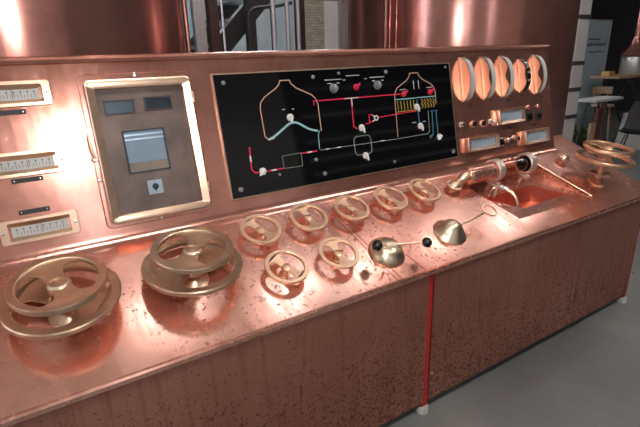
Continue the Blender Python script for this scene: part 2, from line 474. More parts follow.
# ------------------------------------------------------------------ dome levers
def dome(label, x, t, r, z, name, cone):
    o = thing(name, label, 'lever', MD(x, t))
    if cone: pr = [(r, 0), (r, .004), (r * .86, .012), (r * .72, z * .45), (r * .46, z * .80), (r * .22, z * .97), (.004, z)]
    else: pr = [(r, 0), (r, .006), (r * .93, .016), (r * .80, z * .55), (r * .58, z * .84), (r * .30, z * .98), (.004, z)]
    MB().lathe(pr, 40).build('dome', M['dome'], o)
    return o
lv = dome('silvery dome lever with two black balls near the desk edge', 1.245, .402, .084, .056, 'ball_lever', False)
cI = lv.matrix_world.inverted()
def dpt(x, t, h): return cI @ (J + XA * x + DD * t + DN * h)
MB().tube([dpt(1.268, .405, .045), dpt(1.32, .43, .062), dpt(1.372, .458, .078)], [.007, .006, .006], 12).build('arm', M['gold'], lv)
MB().tube([dpt(1.222, .402, .045), dpt(1.205, .405, .07)], .007, 12).build('arm', M['gold'], lv)
for q in ((1.391, .468, .082), (1.150, .417, .090)):
    MB().sphere(.0225, Matrix.Translation(dpt(*q)), 24, 16).build('ball_grip', M['black_gloss'], lv)
lv2 = dome('silvery cone lever whose thin arm ends in an open ring', 1.640, .398, .083, .070, 'ring_lever', True)
cI = lv2.matrix_world.inverted()
MB().tube([dpt(1.672, .405, .046), dpt(1.76, .40, .060), dpt(1.842, .395, .074)], .0055, 12).build('arm', M['gold'], lv2)
rm = Matrix.Translation(dpt(1.882, .392, .078))
MB().ring([(.042, .004), (.042, -.004), (.034, -.004), (.034, .004)], 40, rm).build('ring_grip', M['gold'], lv2)
for q in ((1.668, .442), (1.70, .40)):
    MB().sphere(.007, Matrix.Translation(dpt(*q, .030)), 10, 8).build('bolt', M['brass_dark'], lv2)

# ------------------------------------------------------------------ sight tube over the tray
st = thing('sight_tube', 'horizontal copper and glass sight tube held by two clamps over the tray', 'sight glass', MD(2.215, .125))
AX = .066
RX = Matrix.Rotation(PI / 2, 4, 'Y')
def xt(x, h=AX, y=0): return T(x, y, h) @ RX
MB().lathe([(.036, -.235), (.046, -.225), (.049, -.21), (.049, -.026)], 32, True, xt(0)).build('copper_sleeve', M['deck'], st)
MB().tube([(-.225, 0, AX), (-.245, 0, AX - .003), (-.262, 0, AX - .018), (-.268, 0, .001)], [.034, .032, .028, .026], 20).build('elbow', M['gold'], st)
MB().lathe([(.040, -.0259), (.040, .262)], 32, False, xt(0)).build('glass_tube', M['tube_glass'], st)
for x in (0.0, .285):
    c = MB().ring([(.062, -.022), (.062, .022), (.055, .026), (.0497, .022), (.0497, -.022), (.055, -.026)], 40, xt(x)).build('clamp', M['pale_brass'], st)
    MB().box(x - .022, x + .022, -.06, .012, -.012 if x else -.014, .006).box(x - .010, x + .010, -.03, -.01, -.0625, -.0145).build('clamp_foot', M['pale_brass'], c, bevel=.003)
MB().lathe([(.047, .262), (.047, .296)], 32, True, xt(0)).build('end_plug', M['black_gloss'], st)

sp = thing('spigot', 'small curved copper spigot with pale threaded collar reaching into the square well', 'spigot', MD(2.10, .25, td(.25)))
def tq(x, t, h): return sp.matrix_world.inverted() @ (J + XA * x + DD * t + DN * h)
MB().tube([tq(2.19, .185, -.05), tq(2.195, .185, -.02), tq(2.21, .19, -.006), tq(2.235, .20, -.002)], .010, 12).build('riser', M['gold'], sp)
MB().tube([tq(2.225, .198, -.002), tq(2.238, .208, .0), tq(2.252, .236, .0)], .017, 14).build('threaded_collar', M['nickel'], sp)
MB().tube([tq(2.250, .230, .0), tq(2.262, .258, -.001), tq(2.268, .290, -.010), tq(2.268, .318, -.030), tq(2.266, .332, -.060)], .0115, 14).build('outlet', M['gold'], sp)
MB().tube([tq(2.205, .195, .035), tq(2.19, .21, -.002), tq(2.174, .228, -.045)], .007, 10).build('thin_pipe', M['gold'], sp)

# ------------------------------------------------------------------ profile meters on the left
def ticks(parent, w, h, z, n=11, rows=True):
    mb = MB()
    for i in range(n):
        x = -w / 2 + w * (i + .5) / n
        hh = h * (.55 if i % 2 == 0 else .35)
        mb.box(x - .0006, x + .0006, -h / 2 + .002, -h / 2 + .002 + hh, z, z + .0006)
    for i in range(0, n, 2):
        x = -w / 2 + w * (i + .5) / n
        mb.box(x - .0025, x + .0025, h * .16, h * .28, z, z + .0006)
    mb.build('scale_marks', M['ink'], parent)
def rounded(x0, x1, y0, y1, r, k=5):
    pts = []
    for cx, cy, a in ((x1 - r, y1 - r, 0), (x0 + r, y1 - r, PI / 2), (x0 + r, y0 + r, PI), (x1 - r, y0 + r, 3 * PI / 2)):
        for i in range(k + 1): pts.append((cx + r * math.cos(a + PI / 2 * i / k), cy + r * math.sin(a + PI / 2 * i / k)))
    return pts
def frame_ring(x0, x1, y0, y1, r, bx, by, z0, z1, zi=None, ri=.004):
    a = rounded(x0, x1, y0, y1, r); b = rounded(x0 + bx, x1 - bx, y0 + by, y1 - by, ri)
    zi = z1 if zi is None else zi
    rings = [[(x, y, z0) for x, y in a], [(x, y, z1 - .003) for x, y in a],
             [(x * .985, y * .96, z1) for x, y in a], [(x, y, zi) for x, y in b], [(x, y, z0) for x, y in b]]
    return MB().loft(rings + [rings[0]], False, True)
def meter(label, x, s):
    t = thing('profile_meter', label, 'meter', MP(x, s), 'large profile meters on the left of the panel')
    hw, hh = .121, .0425
    frame_ring(-hw, hw, -hh, hh, .010, .026, .012, .0003, .018, .018).build('frame', M['gold'], t)
    # curved reflector trough, its floor bowed towards the viewer
    for sgn in (-1, 1):
        rows = []
        for i in range(13):
            u = -1 + 2 * i / 12; xx = u * .093
            e = .0185 - .006 * (1 - u * u) if sgn > 0 else .0185 - .0005 * (1 - u * u)
            rows.append([(xx, sgn * .0300, .016), (xx, sgn * e, .006), (xx, sgn * e, .003), (xx, sgn * .0300, .003)])
        MB().loft(rows, True, True).build('reflector', M['brass_dark'], t)
    sc_ = MB()
    rows = [[(-.086 + .172 * i / 12, -.021, .0045 + .003 * (1 - (2 * i / 12 - 1) ** 2)), (-.086 + .172 * i / 12, .021, .0045 + .003 * (1 - (2 * i / 12 - 1) ** 2)),
             (-.086 + .172 * i / 12, .021, .001), (-.086 + .172 * i / 12, -.021, .001)] for i in range(13)]
    dial = sc_.loft(rows, True, True).build('dial', M['scale'], t)
    ticks(dial, .15, .030, .0078, 15)
    MB().box(.004, .0055, -.017, .015, .0092, .0098).build('pointer', M['ink'], dial)
    for sx in (-1, 1):
        sm = T(sx * (hw - .0115), 0, .0181)
        q = MB().lathe([(.0055, 0), (.005, .0018), (.002, .0024)], 14, True, sm).build('screw', M['nickel'], t)
        MB().box(-.0045, .0045, -.0007, .0007, .0022, .0028, sm @ Matrix.Rotation(.7, 4, 'Z')).build('slot', M['ink'], q)
    return t
METERS = [(-.005, .563, 'large gilt profile meter at the top of the left stack of three'),
          (-.006, .331, 'large gilt profile meter in the middle of the left stack of three'),
          (-.006, .107, 'large gilt profile meter at the bottom of the left stack, above the nearest handwheel')]
for x, s, lb in METERS: meter(lb, x, s)
def nameplate(label, x, s, w=.094, h=.016, group='black name plates below the meters'):
    t = thing('name_plate', label, 'name plate', MP(x, s), group)
    MB().box(-w / 2, w / 2, -h / 2, h / 2, .0003, .003).build('plate', M['black_matt'], t)
    for sx in (-1, 1): MB().lathe([(.0028, .003), (.002, .0045)], 10, True, T(sx * (w / 2 - .008), 0, 0)).build('screw', M['nickel'], t)
nameplate('thin black name plate below the top left meter', -.018, .505)
nameplate('thin black name plate below the middle left meter', -.012, .276)
nameplate('thin black name plate above the bottom left meter', -.012, .168)

# ------------------------------------------------------------------ chart recorder
rc = thing('chart_recorder', 'framed chart recorder with glazed copper door and grey paper window', 'chart recorder', MP(.408, .328))
a = rounded(-.205, .205, -.275, .290, .022)
MB().prism(a, .0003, .008).build('mounting_flange', M['panel'], rc, bevel=.003)
dr = frame_ring(-.188, .190, -.260, .262, .016, .030, .030, .0085, .045, .038, .006).build('door', M['gold'], rc)
MB().box(-.165, .165, -.235, .236, .0085, .012).build('recorder_plate', M['recorder'], rc)
def rwin(x0, x1, y0, y1, name, mat, fm):
    o = frame_ring_at(x0, x1, y0, y1, fm).build(name + '_frame', fm, rc)
    MB().box(x0 + .005, x1 - .005, y0 + .005, y1 - .005, .0121, .0145).build(name, mat, o)
def frame_ring_at(x0, x1, y0, y1, fm):
    mb = MB(); w = .006
    for q in ((x0, x1, y0, y0 + w), (x0, x1, y1 - w, y1), (x0, x0 + w, y0 + w, y1 - w), (x1 - w, x1, y0 + w, y1 - w)): mb.box(*q, .0121, .018)
    return mb
rwin(-.134, -.028, .140, .192, 'counter_window', M['window_grey'], M['steel_brown'])
rwin(.010, .113, .145, .196, 'counter_window', M['dark_glass'], M['steel_brown'])
pw = frame_ring_at(-.092, .064, -.084, .078, None).build('chart_window_frame', M['steel_dark'], rc)
MB().box(-.086, .058, -.078, .072, .0121, .0145).build('chart_paper', M['paper'], pw)
MB().box(-.086, .058, -.078, -.044, .0146, .0165).build('chart_tray', M['wood'], pw)
for y in (.040, .056): MB().box(-.086, .058, y, y + .006, .0146, .017).build('chart_roller', M['steel'], pw)
lk = MB().box(-.035, .020, -.172, -.118, .0121, .015).build('lock_plate', M['scale'], rc)
MB().lathe([(.012, .0151), (.012, .018), (.003, .019)], 20, True, T(-.0075, -.143, 0)).build('lock_barrel', M['ink'], lk)
MB().box(-.0105, -.0045, -.160, -.146, .0151, .0175).build('key_slot', M['ink'], lk)
MB().box(-.161, .163, -.232, .234, .030, .032).build('door_glass', M['glass'], rc)
for y in (.186, -.178):
    h = MB().tube([(.199, y - .020, .022), (.199, y + .020, .022)], .0065, 14).build('hinge', M['gold'], rc)
    MB().box(.189, .2, y - .010, y + .010, .009, .020).build('hinge_leaf', M['gold'], h)
lt = MB().lathe([(.011, .008), (.011, .026), (.007, .03)], 18, True, T(-.200, -.012, 0)).build('latch', M['gold'], rc)
MB().tube([(-.200, -.012, .028), (-.206, .03, .032), (-.207, .078, .032)], [.006, .0055, .004], 12).build('latch_lever', M['gold'], lt)
for x, y in ((-.003, .282), (-.005, -.268), (-.198, -.09)):
    MB().lathe([(.008, .008), (.007, .012), (.002, .013)], 14, True, T(x, y, 0)).build('screw', M['nickel'], rc)

# ------------------------------------------------------------------ black mimic board
BX, BS = 1.393, .335
bd = thing('mimic_board', 'wide glossy black process board with coloured pipe diagram and white pointer knobs', 'display board', MP(BX, BS))
def lx(pts): return [(x - BX, s - BS) for x, s in pts]
MB().box(.706 - BX, 2.077 - BX, .077 - BS, .594 - BS, .0003, .007).build('glass_panel', M['board'], bd)
mb = MB()
for q in ((.700, .7065, .072, .599), (2.0765, 2.083, .072, .599), (.7065, 2.0765, .072, .0775), (.7065, 2.0765, .5935, .599)):
    mb.box(q[0] - BX, q[1] - BX, q[2] - BS, q[3] - BS, .0002, .009)
mb.build('edge_trim', M['brass_dark'], bd)
ZB = .0071
def line(name, pts, w, mat, z1=.0085, z0=ZB):
    return MB().strip(lx(pts), w * .7, z0, z1).build(name, mat, bd, smooth=False)
def smooth_path(pts, k=8):
    out = []
    P = [pts[0]] + list(pts) + [pts[-1]]
    for i in range(1, len(P) - 2):
        for j in range(k):
            u = j / k; a, b, c, d = P[i - 1], P[i], P[i + 1], P[i + 2]
            out.append(tuple(.5 * (2 * b[q] + (c[q] - a[q]) * u + (2 * a[q] - 5 * b[q] + 4 * c[q] - d[q]) * u * u + (3 * b[q] - a[q] - 3 * c[q] + d[q]) * u ** 3) for q in (0, 1)))
    out.append(pts[-1]); return out
line('pot_still_outline', [(.945, .309), (.915, .305), (.899, .322), (.897, .445), (.903, .468), (.925, .490), (.985, .523), (1.005, .540), (1.011, .556), (1.060, .556), (1.064, .542), (1.09, .519), (1.165, .484), (1.184, .466), (1.193, .437), (1.191, .315)], .0065, M['p_copper'])
line('heating_coil', smooth_path([(.915, .306), (.952, .321), (1.02, .361), (1.048, .368), (1.075, .362), (1.125, .332), (1.172, .318)]), .014, M['p_blue'], .0092)
line('heating_coil_core', smooth_path([(.915, .306), (.952, .321), (1.02, .361), (1.048, .368), (1.075, .362), (1.125, .332), (1.172, .318)]), .003, M['p_white'], .0098, .0093)
line('drain_line', [(1.182, .318), (1.172, .300), (1.168, .232)], .006, M['p_blue'])
line('vapour_line', [(1.170, .436), (1.172, .455), (1.30, .454), (1.70, .452)], .008, M['p_red'])
line('vapour_branch', [(1.386, .446), (1.380, .318), (1.40, .303)], .009, M['p_red'])
line('branch_tee', [(1.345, .453), (1.43, .453)], .006, M['p_white'], .0092)
line('branch_tee', [(1.387, .450), (1.386, .415)], .007, M['p_white'], .0095)
line('inlet_pipe', [(.818, .286), (.812, .190), (.826, .172), (.85, .172)], .009, M['p_red'])
line('inlet_joint', [(.8155, .248), (.814, .222)], .010, M['p_white'], .0093)
line('feed_pipe', [(.87, .171), (.97, .172)], .009, M['p_red'])
line('feed_joint', [(.905, .1715), (.93, .1715)], .010, M['p_white'], .0093)
line('tank_outline', [(.969, .170), (.969, .226), (1.066, .229), (1.066, .169), (.969, .170)], .004, M['p_green'])
line('tank_outlet', [(1.066, .226), (1.155, .2265)], .009, M['p_red'])
line('outlet_joint', [(1.10, .2262), (1.125, .2265)], .010, M['p_white'], .0093)
line('condensate_line', [(1.172, .228), (1.635, .226), (1.862, .229), (1.879, .240), (1.884, .352)], .0055, M['p_green'])
for xa, xb in ((1.20, 1.222), (1.265, 1.29), (1.535, 1.56)):
    line('line_joint', [(xa, .228), (xb, .228)], .007, M['p_white'], .0092)
line('bypass_loop', [(x + 1.422, y + .221) for x, y in rounded(-.052, .052, -.046, .046, .022, 5)] + [(1.474, .245)], .006, M['p_green'], .0088)
line('mixing_pipe', [(1.452, .322), (1.478, .324), (1.482, .364), (1.505, .364)], .008, M['p_red'])
line('mixing_pipe', [(1.482, .330), (1.508, .331)], .008, M['p_red'], .0088)
line('return_line', [(1.540, .347), (1.66, .352), (1.80, .358)], .007, M['p_red'])
MB().ring([(.014, .0072), (.014, .011), (.008, .011), (.008, .0072)], 20, T(1.524 - BX, .345 - BS, 0)).build('mixing_valve', M['p_white'], bd)
line('mixing_valve_arm', [(1.500, .362), (1.516, .352)], .006, M['p_white'], .0095)
line('mixing_valve_arm', [(1.500, .330), (1.516, .339)], .006, M['p_white'], .0095)
line('column_still_outline', [(1.652, .235), (1.660, .43), (1.664, .455), (1.680, .482), (1.752, .518), (1.774, .537), (1.779, .554), (1.838, .554), (1.843, .538), (1.866, .519), (1.930, .488), (1.949, .462), (1.951, .430), (1.948, .385)], .0055, M['p_copper'])
line('water_level', [(1.664, .425), (1.948, .425)], .008, M['p_blue'], .0090)
mb = MB()
for i in range(6):
    x = 1.676 + .022 * i; mb.strip(lx([(x, .416), (x, .368)]), .004, ZB, .0085)
for i in range(5):
    x = 1.842 + .021 * i
    mb.strip(lx([(x, .416), (x + .012, .404), (x, .392), (x + .012, .380), (x, .368)]), .004, ZB, .0085)
mb.strip(lx([(1.664, .362), (1.80, .364)]), .004, ZB, .0085)
mb.build('packing', M['p_yellow'], bd, smooth=False)
line('cooling_line', [(1.811, .415), (1.812, .262)], .009, M['p_navy'], .0089)
line('cooling_line', [(1.913, .348), (1.905, .222), (1.89, .213), (1.883, .213)], .010, M['p_navy'])
line('cooling_line', [(1.942, .350), (1.940, .205)], .010, M['p_navy'])
line('cooling_line', [(1.900, .348), (1.955, .348)], .006, M['p_navy'], .0089)
MB().ring([(.010, .0072), (.010, .0095), (.006, .0095), (.006, .0072)], 16, T(1.885 - BX, .212 - BS, 0)).build('cooling_loop', M['p_navy'], bd)
for x in (1.800, 1.835):
    line('level_arrow', [(x, .472), (x, .515)], .004, M['p_white'])
def pointer_knob(x, s, r, a, mat, name):
    m_ = T(x - BX, s - BS, 0) @ Matrix.Rotation(a, 4, 'Z')
    o = MB().lathe([(r, ZB), (r, .013), (r * .9, .015), (.003, .0155)], 24, True, m_).build(name, mat, bd)
    MB().prism([(-r * .35, -r * .6), (r * .35, -r * .6), (r * .42, r * .6), (r * .16, r * 1.65), (-r * .16, r * 1.65), (-r * .42, r * .6)], .0152, .026, m_).build('pointer', mat, o, bevel=.002)
for x, s, a in ((1.036, .392, PI), (.862, .173, 2.2), (1.425, .306, 3.4), (1.428, .168, 3.4), (1.803, .378, 3.3), (1.815, .276, 3.3), (1.947, .203, 2.2)):
    pointer_knob(x, s, .0165, a, M['white'], 'pointer_knob')
for x, s, a in ((1.422, .503, .8), (1.722, .451, .9), (1.911, .449, .9)):
    pointer_knob(x, s, .0155, -a, M['p_red'], 'red_pointer_knob')
for x, s in ((1.292, .505), (1.556, .505)):
    o = MB().lathe([(.022, ZB), (.022, .012), (.017, .014), (.015, .026), (.003, .027)], 24, True, T(x - BX, s - BS, 0)).build('rotary_knob', M['grey_knob'], bd)
    MB().box(x - BX - .002, x - BX + .002, s - BS, s - BS + .016, .0271, .0285).build('index_mark', M['p_white'], o)
for xa, xb, s in ((1.247, 1.343, .546), (1.260, 1.285, .529), (1.312, 1.330, .529), (1.372, 1.452, .560), (1.350, 1.365, .541), (1.480, 1.495, .541), (1.512, 1.607, .545), (1.527, 1.545, .528), (1.585, 1.600, .528),
                  (1.003, 1.015, .430), (1.052, 1.064, .428), (1.70, 1.745, .474), (1.89, 1.93, .474), (1.76, 1.79, .298), (1.838, 1.86, .297)):
    MB().box(xa - BX, xb - BX, s - BS - .0022, s - BS + .0022, ZB, .0078).build('caption_strip', M['cup'], bd, smooth=False)
for x, s, r in ((.748, .560, .009), (.748, .112, .011), (2.045, .575, .007), (1.178, .116, .010), (1.610, .112, .008), (1.185, .563, .009), (2.045, .110, .012), (1.62, .568, .010), (1.33, .574, .007), (1.14, .187, .008), (.94, .148, .007)):
    q = MB().lathe([(r, ZB), (r, .012), (r * .6, .014), (.002, .0145)], 16, True, T(x - BX, s - BS, 0)).build('board_bolt', M['grey_knob'], bd)

# ------------------------------------------------------------------ edgewise quadrant gauges on the right
def quadrant(label, x, s, hs, w, prot, wave, face):
    t = thing('quadrant_gauge', label, 'gauge', MP(x, s), 'edgewise quadrant gauges on the right of the panel')
    N = 24
    MB().box(-.007, w + .004, -hs - .008, hs + .008, .0003, .006).build('base_flange', M['gold'], t, bevel=.0015)
    arc = [(hs * math.cos(PI * i / N), prot * math.sin(PI * i / N) ** 1.0) for i in range(N + 1)]
    # dark case: half lens
    rows = [[(xx, y * .97, .0061 + (z * .93)) for y, z in arc] for xx in (.004, w - .004)]
    MB().loft(rows, True, True).build('case', M['steel_brown'], t)
    # curved window strip on top of the arc
    rows = []
    for y, z in arc[1:-1]:
        rows.append([(.004, y, z * .94 + .0068), (w - .004, y, z * .94 + .0068), (w - .004, y * .97, z * .93 + .0064), (.004, y * .97, z * .93 + .0064)])
    f = MB().loft(rows, True, True).build('curved_window', face, t)
    if face is M['black_gloss']:
        for k in (7, 11, 15):
            y, z = arc[k]; MB().box(.008, w - .008, y - .006, y + .006, z * .94 + .007, z * .94 + .009).build('window_bar', M['steel'], f)
    else:
        mb = MB()
        for k in range(3, N - 2):
            y, z = arc[k]; mb.box(.008, .016, y - .0008, y + .0008, z * .94 + .0069, z * .94 + .0078)
        mb.build('scale_marks', M['ink'], f)
    # polished side cheeks with the gauge's own outline
    for x0, x1 in ((0, .0039), (w - .0039, w)):
        pts = [(-hs * .99, .0061), (hs * .99, .0061)]
        for i in range(1, N):
            u = math.cos(PI * i / N)
            b = (1 - wave) * math.sin(PI * i / N) ** 1.25 + wave * (.80 * math.sin(PI * i / N) ** .5 * (.72 + .28 * math.cos(3.0 * PI * u * .66) * -1))
            pts.append((hs * .99 * u, .0062 + prot * .93 * max(.03, b)))
        mb = MB(); a = [mb.bm.verts.new((x0, y, z)) for y, z in pts]; b = [mb.bm.verts.new((x1, y, z)) for y, z in pts]
        n = len(pts); mb.bm.faces.new(a); mb.bm.faces.new(b[::-1])
        for i in range(n): mb.bm.faces.new((a[i], a[(i + 1) % n], b[(i + 1) % n], b[i]))
        mb.build('side_cheek', M['gold'], t)
for x, s, hs, w, pr, wv, fc, lb in ((2.172, .500, .116, .042, .064, 0.0, 'scale', 'edgewise quadrant gauge with plain curved cheek, closest to the black board'),
                                    (2.350, .500, .116, .042, .064, .5, 'scale', 'edgewise quadrant gauge, second from the black board'),
                                    (2.518, .500, .116, .042, .064, .9, 'scale', 'edgewise quadrant gauge in the middle of the row of five'),
                                    (2.690, .498, .094, .042, .056, .5, 'black_gloss', 'smaller edgewise quadrant gauge with a black window'),
                                    (2.842, .500, .116, .042, .064, 1.0, 'scale', 'edgewise quadrant gauge at the far right of the row, past the small one')):
    quadrant(lb, x, s, hs, w, pr, wv, M['scale'] if fc == 'scale' else M[fc])

def box_meter(label, x0, x1, s0, s1):
    cx, cy = (x0 + x1) / 2, (s0 + s1) / 2; hw, hh = (x1 - x0) / 2, (s1 - s0) / 2
    t = thing('panel_meter', label, 'meter', MP(cx, cy), 'small square framed meters on the right of the panel')
    frame_ring(-hw, hw, -hh, hh, .006, .020, .016, .0003, .034, .028).build('frame', M['gold'], t)
    d = MB().box(-hw + .021, hw - .021, -hh + .017, hh - .017, .001, .014).build('dial', M['scale'], t)
    ticks(d, (hw - .03) * 2, (hh - .022) * 2, .0141, 11)
    MB().box(-hw + .0205, hw - .0205, -hh + .0165, hh - .0165, .021, .0225).build('glass', M['glass'], t)
box_meter('small gilt panel meter in the middle, under the third quadrant gauge', 2.440, 2.682, .217, .308)
box_meter('small gilt panel meter at the lower left, beside the black board corner', 2.150, 2.418, .088, .171)
box_meter('small gilt panel meter at the lower right, below the pair of black switches', 2.672, 2.922, .068, .156)

# switches and lamps
def toggle(label, x, s, cross):
    t = thing('toggle_switch', label, 'switch', MP(x, s))
    MB().lathe([(.016, .0003), (.015, .006), (.009, .010), (.009, .016)], 18).build('bush', M['nickel'], t)
    MB().tube([(0, 0, .014), (.006, -.016, .034), (.010, -.030, .044)], [.005, .006, .007], 10).build('lever', M['nickel'] if cross else M['black_matt'], t)
    MB().box(-.016, .016, -.014, .014, .0002, .0029).build('plate', M['white'], t)
toggle('silver toggle switch with a white plate right beside the black board', 2.140, .252, False)
def push(label, x, s, r=.015):
    t = thing('push_button', label, 'push button', MP(x, s), 'round push buttons in the switch row')
    MB().ring([(r * 1.3, .0003), (r * 1.3, .007), (r, .010), (r, .0003)], 24).build('bezel', M['gold'], t)
    MB().lathe([(r * .97, .0003), (r * .97, .016), (r * .7, .020), (.003, .021)], 24).build('cap', M['black_gloss'], t)
push('black push button left of its twin, next to the toggle switch', 2.234, .245)
push('black push button right of its twin, nearer the middle meter', 2.314, .241)
toggle('silver toggle switch squeezed against the left of the middle panel meter', 2.390, .247, True)
def rotary(label, x, s, mat):
    t = thing('rotary_switch', label, 'switch', MP(x, s), 'black rotary switches')
    MB().box(-.026, .026, -.028, .028, .0003, .010).build('body', mat, t, bevel=.004)
    MB().lathe([(.018, .0101), (.016, .020), (.003, .021)], 20).build('knob', M['black_gloss'], t)
    MB().box(-.004, .004, -.017, .017, .0205, .030).build('grip', M['black_gloss'], t, bevel=.001)
rotary('black rotary switch under the small dark quadrant gauge', 2.752, .240, M['black_matt'])
rotary('black rotary switch under the far right quadrant gauge', 2.850, .238, M['black_matt'])
rotary('grey bodied rotary switch right of the lower left panel meter', 2.460, .113, M['grey_knob'])
def lamp(label, x, s):
    t = thing('indicator_lamp', label, 'indicator lamp', MP(x, s), 'red indicator lamps')
    MB().ring([(.013, .0003), (.013, .006), (.010, .008), (.009, .0003)], 20).build('bezel', M['nickel'], t)
    MB().lathe([(.0088, .0003), (.0088, .009), (.006, .013), (.002, .0145)], 18).build('lens', M['p_red'], t)
lamp('small red indicator lamp above the left black rotary switch', 2.757, .301)
lamp('small red indicator lamp above the right black rotary switch', 2.858, .298)
def plugk(label, x, s):
    t = thing('silver_switch', label, 'switch', MP(x, s), 'small silver switches in the bottom row')
    MB().lathe([(.017, .0003), (.016, .008), (.011, .012), (.010, .024), (.003, .026)], 18).build('bush', M['nickel'], t)
    MB().box(-.003, .003, -.020, .004, .0245, .034).build('lever', M['black_matt'], t)
plugk('small silver switch beside the grey rotary switch', 2.535, .117)
plugk('small silver switch left of the lower right panel meter', 2.605, .124)
for x, s, w, lb in ((2.235, .356, .024, 'tiny black plate below the first quadrant gauge, left one of a pair'), (2.30, .357, .020, 'tiny black plate below the first quadrant gauge, right one of a pair'),
                    (2.575, .360, .036, 'tiny dark plate below the middle quadrant gauge'), (2.715, .372, .036, 'tiny dark plate below the small dark quadrant gauge'),
                    (2.905, .354, .040, 'tiny black plate below the far right quadrant gauge'), (2.56, .190, .070, 'thin dark plate below the middle panel meter'),
                    (2.80, .186, .070, 'thin dark plate below the two black rotary switches')):
    nameplate(lb, x, s, w, .010, 'small dark plates on the right of the panel')

# ------------------------------------------------------------------ stills behind the console
def tank(label, x, y, r, lid):
    t = thing('copper_still', label, 'still', T(x, y, 0), 'large copper stills behind the console')
    MB().lathe([(r, .12), (r, 2.75)], 128, False).build('vessel', M['tank'], t)
    MB().lathe([(r + .012, .10), (r + .012, .118), (r - .05, .119)], 96).build('base_ring', M['steel_dark'], t)
    MB().lathe([(r + .02, 2.752), (r + .02, 2.79), (r * .86, 2.95), (r * .55, 3.12), (r * .3, 3.25), (.18, 3.5), (.15, 4.1)], 96).build('dome', M['tank'], t)
    for k in range(4):
        a = PI / 4 + k * PI / 2
        MB().lathe([(.05, 0), (.045, .099)], 16, True, T(.7 * r * math.cos(a), .7 * r * math.sin(a), 0)).build('foot', M['steel_dark'], t)
    # vertical lock seams on the shell
    for a in (lid,):
        MB().box(-.012, .012, r - .001, r + .006, .15, 2.7, Matrix.Rotation(a - PI / 2, 4, 'Z')).build('lock_seam', M['tank'], t)
    MB().tube([(r * math.cos(lid - .07) * 1.02, r * math.sin(lid - .07) * 1.02, .14), (r * math.cos(lid - .07) * 1.02, r * math.sin(lid - .07) * 1.02, 2.7)], .012, 10).build('gauge_pipe', M['tank'], t)
    return t
tank('large copper still rising behind the left half of the console', .0, 1.18, .92, -.45)
tank('large copper still rising behind the right half of the console', 3.22, 1.15, .92, PI + .30)

# ------------------------------------------------------------------ staircase and steelwork seen between the stills
def post(label, x, y, w, d, h, mat, cat='post', name='steel_post', z0=0.0):
    t = thing(name, label, cat, T(x, y, 0))
    MB().box(-w / 2, w / 2, -d / 2, d / 2, z0 + .012, h).build('shaft', mat, t, bevel=.004)
    MB().box(-w / 2 - .012, w / 2 + .012, -d / 2 - .012, d / 2 + .012, 0, .0119).build('base_plate', mat, t)
    return t
post('pale grey upright steel post close beside the left copper still', 1.535, 2.6, .10, .08, 4.6, M['steel'])
post('dark brown upright steel post between the grey post and the stairs', 1.675, 2.62, .085, .10, 4.6, M['steel_brown'])
post('dark upright steel post behind the bent handrail under the stairs', 2.155, 2.85, .09, .08, 4.6, M['steel_dark'])
post('dark upright steel post right of the three silver pipes', 2.640, 2.7, .085, .08, 4.6, M['steel_dark'])
thin = MB().tube([(1.745, 2.55, 0), (1.745, 2.55, 4.6)], .010, 10).build('thin_pole', M['steel'])
tag(thin, 'thin pale pole standing next to the brown steel post', 'pole')
for x, lb in ((2.262, 'polished vertical steel pipe, leftmost of the three between the stills'), (2.415, 'polished vertical steel pipe, middle one of the three between the stills'), (2.535, 'polished vertical steel pipe, rightmost of the three between the stills')):
    t = thing('steel_pipe', lb, 'pipe', T(x, 2.55, 0), 'polished vertical pipes')
    MB().tube([(0, 0, .02), (0, 0, 4.6)], .021, 16).build('run', M['steel'], t)
    MB().lathe([(.05, 0), (.05, .015), (.03, .02)], 20).build('flange', M['steel'], t)
sr = thing('staircase', 'dark steel staircase climbing to the right behind the console', 'stairs', T(.12, 2.95, 0))
def slope(x): return x * .98
mb = MB()
mb.loft([[(x, y, slope(x) - .16 + .10), (x, y + .03, slope(x) - .06), (x, y + .03, slope(x) + .20), (x, y, slope(x) + .20)] for y in (0,) for x in (.15, 4.2)], True, True)
mb.build('stringer', M['steel_dark'], sr)
mb = MB(); mb.loft([[(x, .9, slope(x) - .06), (x, .93, slope(x) - .06), (x, .93, slope(x) + .20), (x, .9, slope(x) + .20)] for x in (.15, 4.2)], True, True)
mb.build('stringer', M['steel_dark'], sr)
for i in range(16):
    x = .25 + i * .245; MB().box(x - .13, x + .13, .031, .899, slope(x) + .10, slope(x) + .13).build('tread', M['steel'], sr)
MB().box(.16, .26, 0, .93, 0, .12).build('bottom_plate', M['steel_dark'], sr)
mb = MB(); mb.loft([[(x, .02, slope(x) + .26), (x, .028, slope(x) + .26), (x, .028, slope(x) + .95), (x, .02, slope(x) + .95)] for x in (.3, 4.1)], True, True)
mb.build('glass_balustrade', M['glass'], sr)
MB().tube([(.3, .02, slope(.3) + .98), (4.1, .02, slope(4.1) + .98)], .018, 10).build('rail', M['steel'], sr)
hr = thing('handrail', 'bent black tube handrail rising between the stills', 'handrail', T(2.03, 2.62, 0))
MB().tube([(0, 0, 0), (0, 0, 2.02), (.012, 0, 2.07), (.05, 0, 2.115), (.10, 0, 2.13), (.30, .02, 2.15), (.50, .04, 2.19)], .017, 12).build('rail', M['steel_dark'], hr)
for x, z in ((.25, 2.145),):
    MB().tube([(x, .016, z), (x, .016, .0)], .008, 8).build('baluster', M['steel_dark'], hr)
bm_ = thing('steel_beam', 'dark horizontal steel beam spanning above the stairs', 'beam', T(3.6, 3.9, 2.40))
MB().box(-2.4, 2.4, -.05, .05, 0, .26).build('web', M['steel_dark'], bm_)
MB().box(-2.4, 2.4, -.09, .09, -.025, -.0005).build('bottom_flange', M['steel_dark'], bm_)
